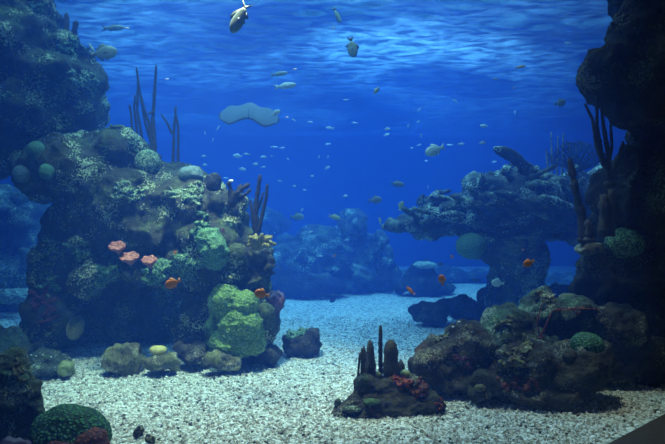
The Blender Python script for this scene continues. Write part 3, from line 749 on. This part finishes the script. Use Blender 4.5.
log(tr, [(512, 186, 0), (530, 178, -.2), (556, 166, -.2)], 8, 4, 8.5, seed=9)
rr = random.Random(12)
for i in range(26):
    x = rr.uniform(415, 590); y = rr.uniform(190, 232) if x < 480 else rr.uniform(172, 236)
    p, nn = hit(T_T, x, y, 8.7)
    a = rr.uniform(-2.6, 2.6); l = rr.uniform(.15, .4)
    q = p + Vector((math.cos(a) * l, -rr.uniform(.05, .25), abs(math.sin(a)) * l * .7))
    link('coral_branch', tube_mesh([p, (p + q) / 2 + Vector((0, 0, .03)), q], [.07, .055, .03], 8, .6, i), M['reef_mid'], tr)
for i in range(14):
    x = rr.uniform(420, 580); y = rr.uniform(196, 240)
    p, nn = hit(T_T, x, y, 8.7)
    lump('coral_plate', p + Vector((0, -.05, 0)), (rr.uniform(.14, .3), .2, rr.uniform(.03, .07)), M['reef_mid'], None, None, tr, rot=rr.uniform(-25, 25), sub=4, amp=.5)
lump('round_sponge', P(471, 246, 8.3), (.21, .2, .18), M['algae'], 'smooth green round sponge hanging beneath the table reef', 'sponge', amp=.05)
lump('tuft_coral', P(435, 199, 8.7), (.09, .07, .11), M['far_pale'], 'pale cup-shaped coral tuft on the outer arm of the table reef', 'coral', amp=.4)
# sea fan: a lattice of fine branches
bm = bmesh.new(); rr = random.Random(9); c0 = P(577, 172, 9.0)
for i in range(30):
    a = -1.25 + 2.5 * i / 29; l = .48 * (1 - .12 * rr.random())
    q1 = c0 + Vector((math.sin(a) * l * .5, rr.uniform(-.03, .03), math.cos(a) * l * .55)); q2 = c0 + Vector((math.sin(a * 1.1) * l, rr.uniform(-.04, .04), math.cos(a) * l))
    tube_bm(bm, [c0, q1, q2], [.014, .009, .006], 5, .3, i)
    for t in (.4, .6, .8):
        p = q1.lerp(q2, t); s = rr.choice((-1, 1)); tube_bm(bm, [p, p + Vector((s * .06, 0, .06))], [.007, .005], 4, .2, i)
for k in (.5, .7, .85, .97):
    pts = [c0 + Vector((math.sin(a) * .46 * k, 0, math.cos(a) * .46 * k)) for a in [-1.2 + .2 * j for j in range(13)]]
    tube_bm(bm, pts, [.007] * 13, 4, .2, 1)
bmesh.ops.recalc_face_normals(bm, faces=bm.faces); me = bpy.data.meshes.new('m'); bm.to_mesh(me); bm.free()
tag(link('sea_fan', me, M['reef_far']), 'pale rounded sea fan on top of the table reef', 'coral')
colony('sea_rod_coral', 9.0, [([(x, 175), (x + dx * .5, 155), (x + dx, y)], 2.2, 1.4) for x, dx, y in ((548, -3, 150), (552, 0, 132), (557, 1, 136), (562, 1, 133), (566, 4, 145))], M['far_pale'],
       'row of thin pale upright sea rods beside the sea fan on the table reef', 'coral', base_r=.05)

# --- hazy background reefs
_r = random.Random(5)
reef('far_reef', [((_x := _r.uniform(280, 388)), _r.uniform(min(278, 222 + abs(_x - 350) * .6), 285), 12.7 + _r.uniform(-.2, .3), _r.uniform(4, 10), _r.uniform(4, 12), .35) for _ in range(46)] + [(330, 255, 13.2, 44, 30, .8), (300, 268, 13, 36, 28, .7), (362, 258, 13.4, 30, 26, .7), (318, 240, 13.4, 20, 12, .5), (352, 222, 13.4, 14, 14, .4), (380, 275, 13.2, 20, 18, .5), (290, 250, 13.4, 18, 16, .4), (335, 285, 13, 60, 10, .6)],
     M['reef_far'], 'large hazy blue reef mound beyond the arch reef at the end of the sand', voxel=.045, amp=.7, fine=3)
reef('far_reef', [(300, 285, 12.0, 42, 12, .5), (268, 282, 12.0, 30, 16, .5), (330, 286, 12.0, 20, 8, .4)], M['reef_dark'], 'long low dark rock bank before the hazy blue reef mound', voxel=.05, amp=1.0)
reef('far_reef', [(250, 225, 15, 40, 24, .6), (230, 255, 15, 50, 40, .6), (430, 276, 15.2, 44, 8, .6), (470, 276, 15.4, 30, 8, .6), (210, 270, 15, 50, 30, .6), (400, 276, 15.4, 20, 7, .5)], M['reef_far'], 'faintest far reef ridge low along the end of the tank', voxel=.09, amp=1.4)
reef('far_reef', [(575, 278, 15, 30, 7, .5), (556, 283, 14, 18, 5, .4)], M['reef_far'], 'faint pale reef glimpsed between the table reef leg and the dark pillar', voxel=.08, amp=1.2)
stone([(426, 284, 12.3, 24, 13, .5), (424, 272, 12.3, 13, 9, .3), (442, 288, 12.3, 14, 6, .3), (408, 288, 12.2, 12, 7, .3)], M['reef_dark'], 'dark pyramid-shaped rock alone on the far sand beyond the table reef arm', amp=.9, voxel=.04)
lump('pale_coral', P(425, 265, 12.1), (.24, .2, .07), M['far_pale'], 'flat pale coral cap on the dark pyramid-shaped rock', 'coral', amp=.4)
stone([(432, 310, 8.9, 20, 13, .35), (460, 308, 9.0, 22, 12, .35), (480, 312, 9.0, 22, 10, .3), (510, 316, 9.0, 30, 12, .4), (430, 318, 8.8, 20, 6, .3)], M['reef_dark'], 'long dark low boulder lying on the sand in front of the table reef leg', amp=.9, voxel=.03)
for i, q in enumerate(((322, 298), (333, 300))):
    stone([(q[0], q[1], 11.2, 3.4, 2.2, .07)], M['reef_dark'], ('tiny dark stone on the far sand, nearer the arch reef', 'tiny dark stone on the far sand, farther from the arch reef')[i], amp=.25, voxel=.02, name='pebble')
stone([(562, 292, 8.5, 9, 7, .2)], M['reef_dark'], 'small dark round rock on the sand behind the front rock pile', amp=.5, voxel=.03)

# ------------------------------------------------------------------ fish
def fish_mesh(deep=.36, thick=.14, tail=.22, fork=.5, nose=.5, dorsal=.10, long=False):
    """body along +X (nose at +.5), length 1; fins of real thickness; materials 0 body, 1 fin, 2 eye"""
    bm = bmesh.new(); n = 12; st = 15; rings = []
    xs = [(.5 - .78 * (i / (st - 1)) ** 1.4) for i in range(st)]
    for i, x in enumerate(xs):
        t = (i / (st - 1)) ** 1.4
        h = deep * .5 * (math.sin(math.pi * min(1, t ** .74 * .95 + .004)) ** .8) + .006 + .014 * t
        w = thick * .5 * (math.sin(math.pi * min(1, t ** .6 * .95 + .02)) ** .8) + .008
        rings.append([bm.verts.new((x, w * math.sin(2 * math.pi * k / n), h * math.cos(2 * math.pi * k / n))) for k in range(n)])
    for i in range(st - 1):
        for k in range(n): bm.faces.new((rings[i][k], rings[i][(k + 1) % n], rings[i + 1][(k + 1) % n], rings[i + 1][k]))
    bm.faces.new(rings[0]); bm.faces.new(list(reversed(rings[-1])))
    def fin(poly, th=.008, y=0, mi=1, sk=0):
        a = [bm.verts.new((x, y - th + sk * abs(z), z)) for x, z in poly]; c = [bm.verts.new((x, y + th + sk * abs(z), z)) for x, z in poly]
        m_ = len(poly); fs = [bm.faces.new(a), bm.faces.new(list(reversed(c)))]
        for i in range(m_): fs.append(bm.faces.new((a[i], c[i], c[(i + 1) % m_], a[(i + 1) % m_])))
        for f in fs: f.material_index = mi
    fin([(-.24, .02), (-.36, .10), (-.5, tail), (-.5 + .14 * fork, .03), (-.5 + .14 * fork, -.03), (-.5, -tail), (-.36, -.10), (-.24, -.02)])
    hh = deep * .5
    fin([(.22, hh * .75), (.10, hh * .95 + dorsal), (-.05, hh * .9 + dorsal * .7), (-.20, hh * .45 + dorsal * .4), (-.22, hh * .25), (0, hh * .6)])
    fin([(.0, -hh * .7), (-.06, -hh * .85 - dorsal), (-.2, -hh * .45 - dorsal * .4), (-.22, -hh * .25)])
    fin([(.18, -hh * .7), (.08, -hh * .85 - dorsal * .9), (.04, -hh * .75)])
    for s in (-1, 1):
        fin([(.20, -.01), (.06, .03), (.02, -.03), (.14, -.05)], .004, s * (thick * .5 + .004))
        nf = len(bm.faces)
        r = bmesh.ops.create_icosphere(bm, subdivisions=2, radius=.022, matrix=Matrix.Translation((.37, s * thick * .30, deep * .10)))
        for v in r['verts']:
            for f in v.link_faces: f.material_index = 2
    bmesh.ops.recalc_face_normals(bm, faces=bm.faces)
    me = bpy.data.meshes.new('fish'); bm.to_mesh(me); bm.free()
    me.polygons.foreach_set('use_smooth', [True] * len(me.polygons)); return me
SH = {'jack': dict(deep=.34, thick=.14, tail=.20, fork=1.0), 'disc': dict(deep=.56, thick=.15, tail=.17, fork=.2, dorsal=.12), 'slim': dict(deep=.24, thick=.13, tail=.12, fork=.7, dorsal=.05), 'damsel': dict(deep=.46, thick=.16, tail=.18, fork=.4, dorsal=.12)}
_fm = {}
def fish(px, py, Y, lpx, ang, shape, mats, label, group=None, yaw=0, cat='fish'):
    """ang: picture angle of the heading, degrees (0 = to the right, 90 = up)"""
    k = (shape, mats)
    if k not in _fm:
        me = fish_mesh(**SH[shape])
        for q in mats: me.materials.append(M[q])
        me.materials.append(M['eye']); _fm[k] = me
    o = bpy.data.objects.new('fish', _fm[k]); COL.objects.link(o)
    s = lpx * Y / F_PX / max(.25, abs(math.cos(math.radians(yaw))))
    flip = abs(ang) > 90
    rot = Matrix.Rotation(math.radians(-ang), 4, 'Y')
    if flip: rot = rot @ Matrix.Rotation(math.pi, 4, 'X')
    rot = Matrix.Rotation(math.radians(yaw), 4, 'Z') @ rot
    o.matrix_world = Matrix.Translation(P(px, py, Y)) @ rot @ Matrix.Scale(s, 4)
    tag(o, label, cat, group); return o
SIL = ('silver', 'fin'); DRK = ('silver_dark', 'fin'); PAL = ('pale_fish', 'pale_fish'); YEL = ('yellow_fish', 'yellow_fish'); ORA = ('orange_fish', 'orange_fin'); PNK = ('pink_speck', 'pink_speck')
fish(240, 17, 5.2, 36, -118, 'jack', SIL, 'large silver-green fish swimming nose down near the surface')
fish(103, 53, 6.6, 27, 14, 'damsel', SIL, 'pale silver fish with a dark tail beside the reef wall', yaw=15)
fish(92, 49, 6.8, 12, 120, 'slim', PAL, 'small thin pale fish just behind the silver fish at the reef wall')
fish(113, 28, 8.0, 23, 3, 'slim', SIL, 'slender grey fish high in the water near the reef wall')
fish(337, 15, 8.0, 18, -65, 'slim', SIL, 'faint green slender fish close under the surface, tail up')
fish(352, 47, 7.5, 21, -80, 'damsel', SIL, 'faint green oval fish hanging nose down under the bright ripples')
fish(435, 150, 7.6, 21, 200, 'damsel', PAL, 'bright silver-white fish with a forked tail swimming alone in mid water')
fish(560, 103, 7.8, 12, 12, 'disc', SIL, 'small pale blue oval fish near the dark overhang')
fish(397, 184, 8.5, 15, -8, 'jack', DRK, 'grey-green fish highest of the trio in front of the table reef arm')
fish(375, 200, 8.5, 14, 6, 'damsel', DRK, 'dark grey fish with a pale tail, outermost of the trio before the table reef arm')
fish(401, 206, 8.3, 10, 70, 'damsel', YEL, 'small pale yellow fish swimming upwards above the table reef arm')
fish(334, 217, 8.5, 13, -14, 'jack', YEL, 'small yellow-green fish above the hazy far reef')
fish(297, 217, 9.0, 14, 2, 'damsel', SIL, 'pale blue fish beside the yellow-green one above the hazy far reef')
fish(380, 221, 9.0, 8, 100, 'slim', YEL, 'tiny fish at the outer tip of the table reef arm')
fish(498, 283, 7.0, 13, 175, 'disc', PAL, 'pale green oval fish in front of the dark leg of the table reef')
fish(529, 263, 4.4, 12, 200, 'disc', ORA, 'glowing orange fish in front of the table reef leg')
fish(442, 280, 4.9, 11, 100, 'disc', ORA, 'red-orange fish above the far sand before the pyramid-shaped rock')
fish(173, 283, 4.6, 15, 200, 'disc', ORA, 'orange fish in the shaded hollow of the arch reef', yaw=20)
fish(262, 294, 4.5, 15, 165, 'disc', ORA, 'bright orange fish beside the big yellow-green coral', yaw=10)
fish(334, 256, 8, 4, 30, 'disc', ORA, 'tiny red fish in front of the hazy far reef mound')
fish(452, 257, 8, 5, 120, 'disc', ORA, 'tiny red fish in the gap under the table reef arm')
fish(523, 250, 7, 4, 20, 'disc', ORA, 'tiny red fish on the leg of the table reef above the glowing orange one')
fish(175, 253, 5.6, 5, 60, 'disc', ORA, 'tiny red fish beside the small dark green sponge of the arch reef')
fish(411, 291, 5.0, 12, 135, 'slim', ORA, 'very thin red fish slanting over the far sand')
fish(475, 280, 8.5, 9, 180, 'slim', SIL, 'small pale fish low over the far sand beside the table reef leg')
fish(441, 264, 9.5, 6, 180, 'damsel', DRK, 'tiny dark fish beside the pyramid-shaped rock')
fish(4, 286, 8.2, 10, 80, 'damsel', SIL, 'pale blue fish rising in the opening under the dark overhang')
for q in ((127, 28, 6.3, 5.5, 0, 'pink-white fish-shaped speck in front of the slender grey fish'), (167, 79, 6.3, 4.5, 5, 'pink-white fish-shaped speck beside the tops of the tall sea rods'),
          (295, 69, 6.3, 4.5, 0, 'pink-white fish-shaped speck above the stingray'), (333, 28, 6.3, 5, 0, 'pink-white fish-shaped speck under the faint slender green fish'),
          (287, 117, 6.3, 3, 0, 'tiny pink-white fish-shaped speck beside the stingray wing'), (520, 67, 6.3, 11, 12, 'elongated pink-white fish-shaped speck in open water near the dark overhang'),
          (514, 88, 6.3, 4, 10, 'tiny pinkish fish-shaped speck under the elongated pink-white one')):
    fish(q[0], q[1], q[2], q[3], q[4], 'slim', PNK, q[5])  # pink-white specks, each given the slim fish shape
for q in ((285, 86, 7.5, 23, 'long faint pale fish above the stingray, lower of two'), (279, 74, 7.8, 18, 'long faint pale fish above the stingray, upper of two')):
    fish(q[0], q[1], q[2], q[3], 8, 'slim', PAL if q[1] > 80 else SIL, q[4])
fish(276, 113, 7.2, 10, 30, 'damsel', PAL, 'bright white-blue fish touching the wing edge of the stingray')
fish(376, 91, 6.6, 10, 50, 'jack', PAL, 'white fish glinting alone under the bright ripples')
LAB = 'small pale blue fish, one of the distant school scattered in the open blue water'
for (x, y, l, a) in [(218, 128, 7, 60), (205, 133, 5, 80), (213, 140, 5, 70), (238, 156, 12, 5), (247, 154, 8, 10), (274, 147, 9, 0), (282, 148, 7, 10), (264, 157, 8, 0), (272, 156, 4, 0),
                     (288, 159, 4, 40), (242, 169, 9, -5), (255, 164, 7, 0), (263, 167, 6, 10), (204, 156, 7, 0), (280, 181, 6, 10), (294, 186, 5, 0), (302, 210, 5, 60), (330, 128, 11, 3), (355, 123, 8, 10),
                     (328, 144, 7, -10), (328, 157, 4, 80), (319, 157, 4, 80), (327, 168, 7, 25), (387, 129, 8, 5), (386, 135, 8, 15), (408, 126, 5, 90), (418, 122, 5, 30), (419, 110, 5, 50), (421, 136, 5, 90), (419, 145, 6, 20),
                     (412, 148, 4, 20), (455, 101, 7, 30), (461, 144, 9, 5), (450, 145, 8, 0), (484, 126, 9, 5), (482, 143, 9, 10), (494, 162, 8, 10), (426, 161, 5, 0), (428, 187, 4, 80), (498, 51, 8, 40), (496, 79, 8, 0), (515, 113, 6, 80),
                     (568, 43, 9, 5), (305, 190, 5, 10), (310, 122, 7, 0), (294, 120, 6, 30), (205, 165, 7, 0), (226, 178, 6, 0), (346, 100, 7, 0), (312, 176, 5, 0), (345, 196, 7, 5), (320, 256, 7, 0), (347, 240, 6, 0), (310, 232, 6, 10)]:
    fish(x, y, R.uniform(8.8, 11.5), l * .85, a if R.random() < .5 else 180 - a, 'jack' if R.random() < .5 else 'slim', PAL, LAB, 'distant school of small pale fish', yaw=R.uniform(-25, 25))

# stingray seen from below, wings drooping
bm = bmesh.new(); nu, nv = 40, 14
def ray_pt(u, v, side):
    # u -1..1 across the span, v 0..1 from front edge to rear edge
    a = abs(u)
    front = .30 - .26 * a ** 2.2 + .05 * math.cos(u * 9)
    rear = -.26 - .22 * math.sin(min(1, a / .62) * math.pi / 2) ** 2 + .50 * max(0, a - .55) ** 1.4 * 2.0
    if a > .97: rear = max(rear, front - .12)
    y = front + (rear - front) * v
    thick = .055 * (1 - a ** 2) * math.sin(math.pi * (v * .96 + .02)) ** .6 + .006
    z = -.16 * a ** 2
    return Vector((u * .88, y, z + side * thick))
for side in (1, -1):
    g_ = [[bm.verts.new(ray_pt(-1 + 2 * i / nu, j / nv, side)) for j in range(nv + 1)] for i in range(nu + 1)]
    for i in range(nu):
        for j in range(nv):
            f = bm.faces.new((g_[i][j], g_[i + 1][j], g_[i + 1][j + 1], g_[i][j + 1])); f.material_index = 0 if ( 0 < i < nu - 1 and j < nv - 1) else 1
bmesh.ops.remove_doubles(bm, verts=bm.verts, dist=.013)
tube_bm(bm, [Vector((0, -.20, 0)), Vector((.05, -.3, .25)), Vector((.10, -.35, .6))], [.018, .01, .004], 6)
bmesh.ops.recalc_face_normals(bm, faces=bm.faces); me = bpy.data.meshes.new('m'); bm.to_mesh(me); bm.free()
me.polygons.foreach_set('use_smooth', [True] * len(me.polygons))
me.materials.append(M['ray_belly']); me.materials.append(M['ray_back'])
o = bpy.data.objects.new('stingray', me); COL.objects.link(o)
o.matrix_world = Matrix.Translation(P(249, 112, 7.4)) @ Matrix.Rotation(math.radians(4), 4, 'Y') @ Matrix.Rotation(math.radians(58), 4, 'X') @ Matrix.Scale(.43, 4)
tag(o, 'pale-bellied stingray gliding with drooping wings in the upper open water', 'stingray')
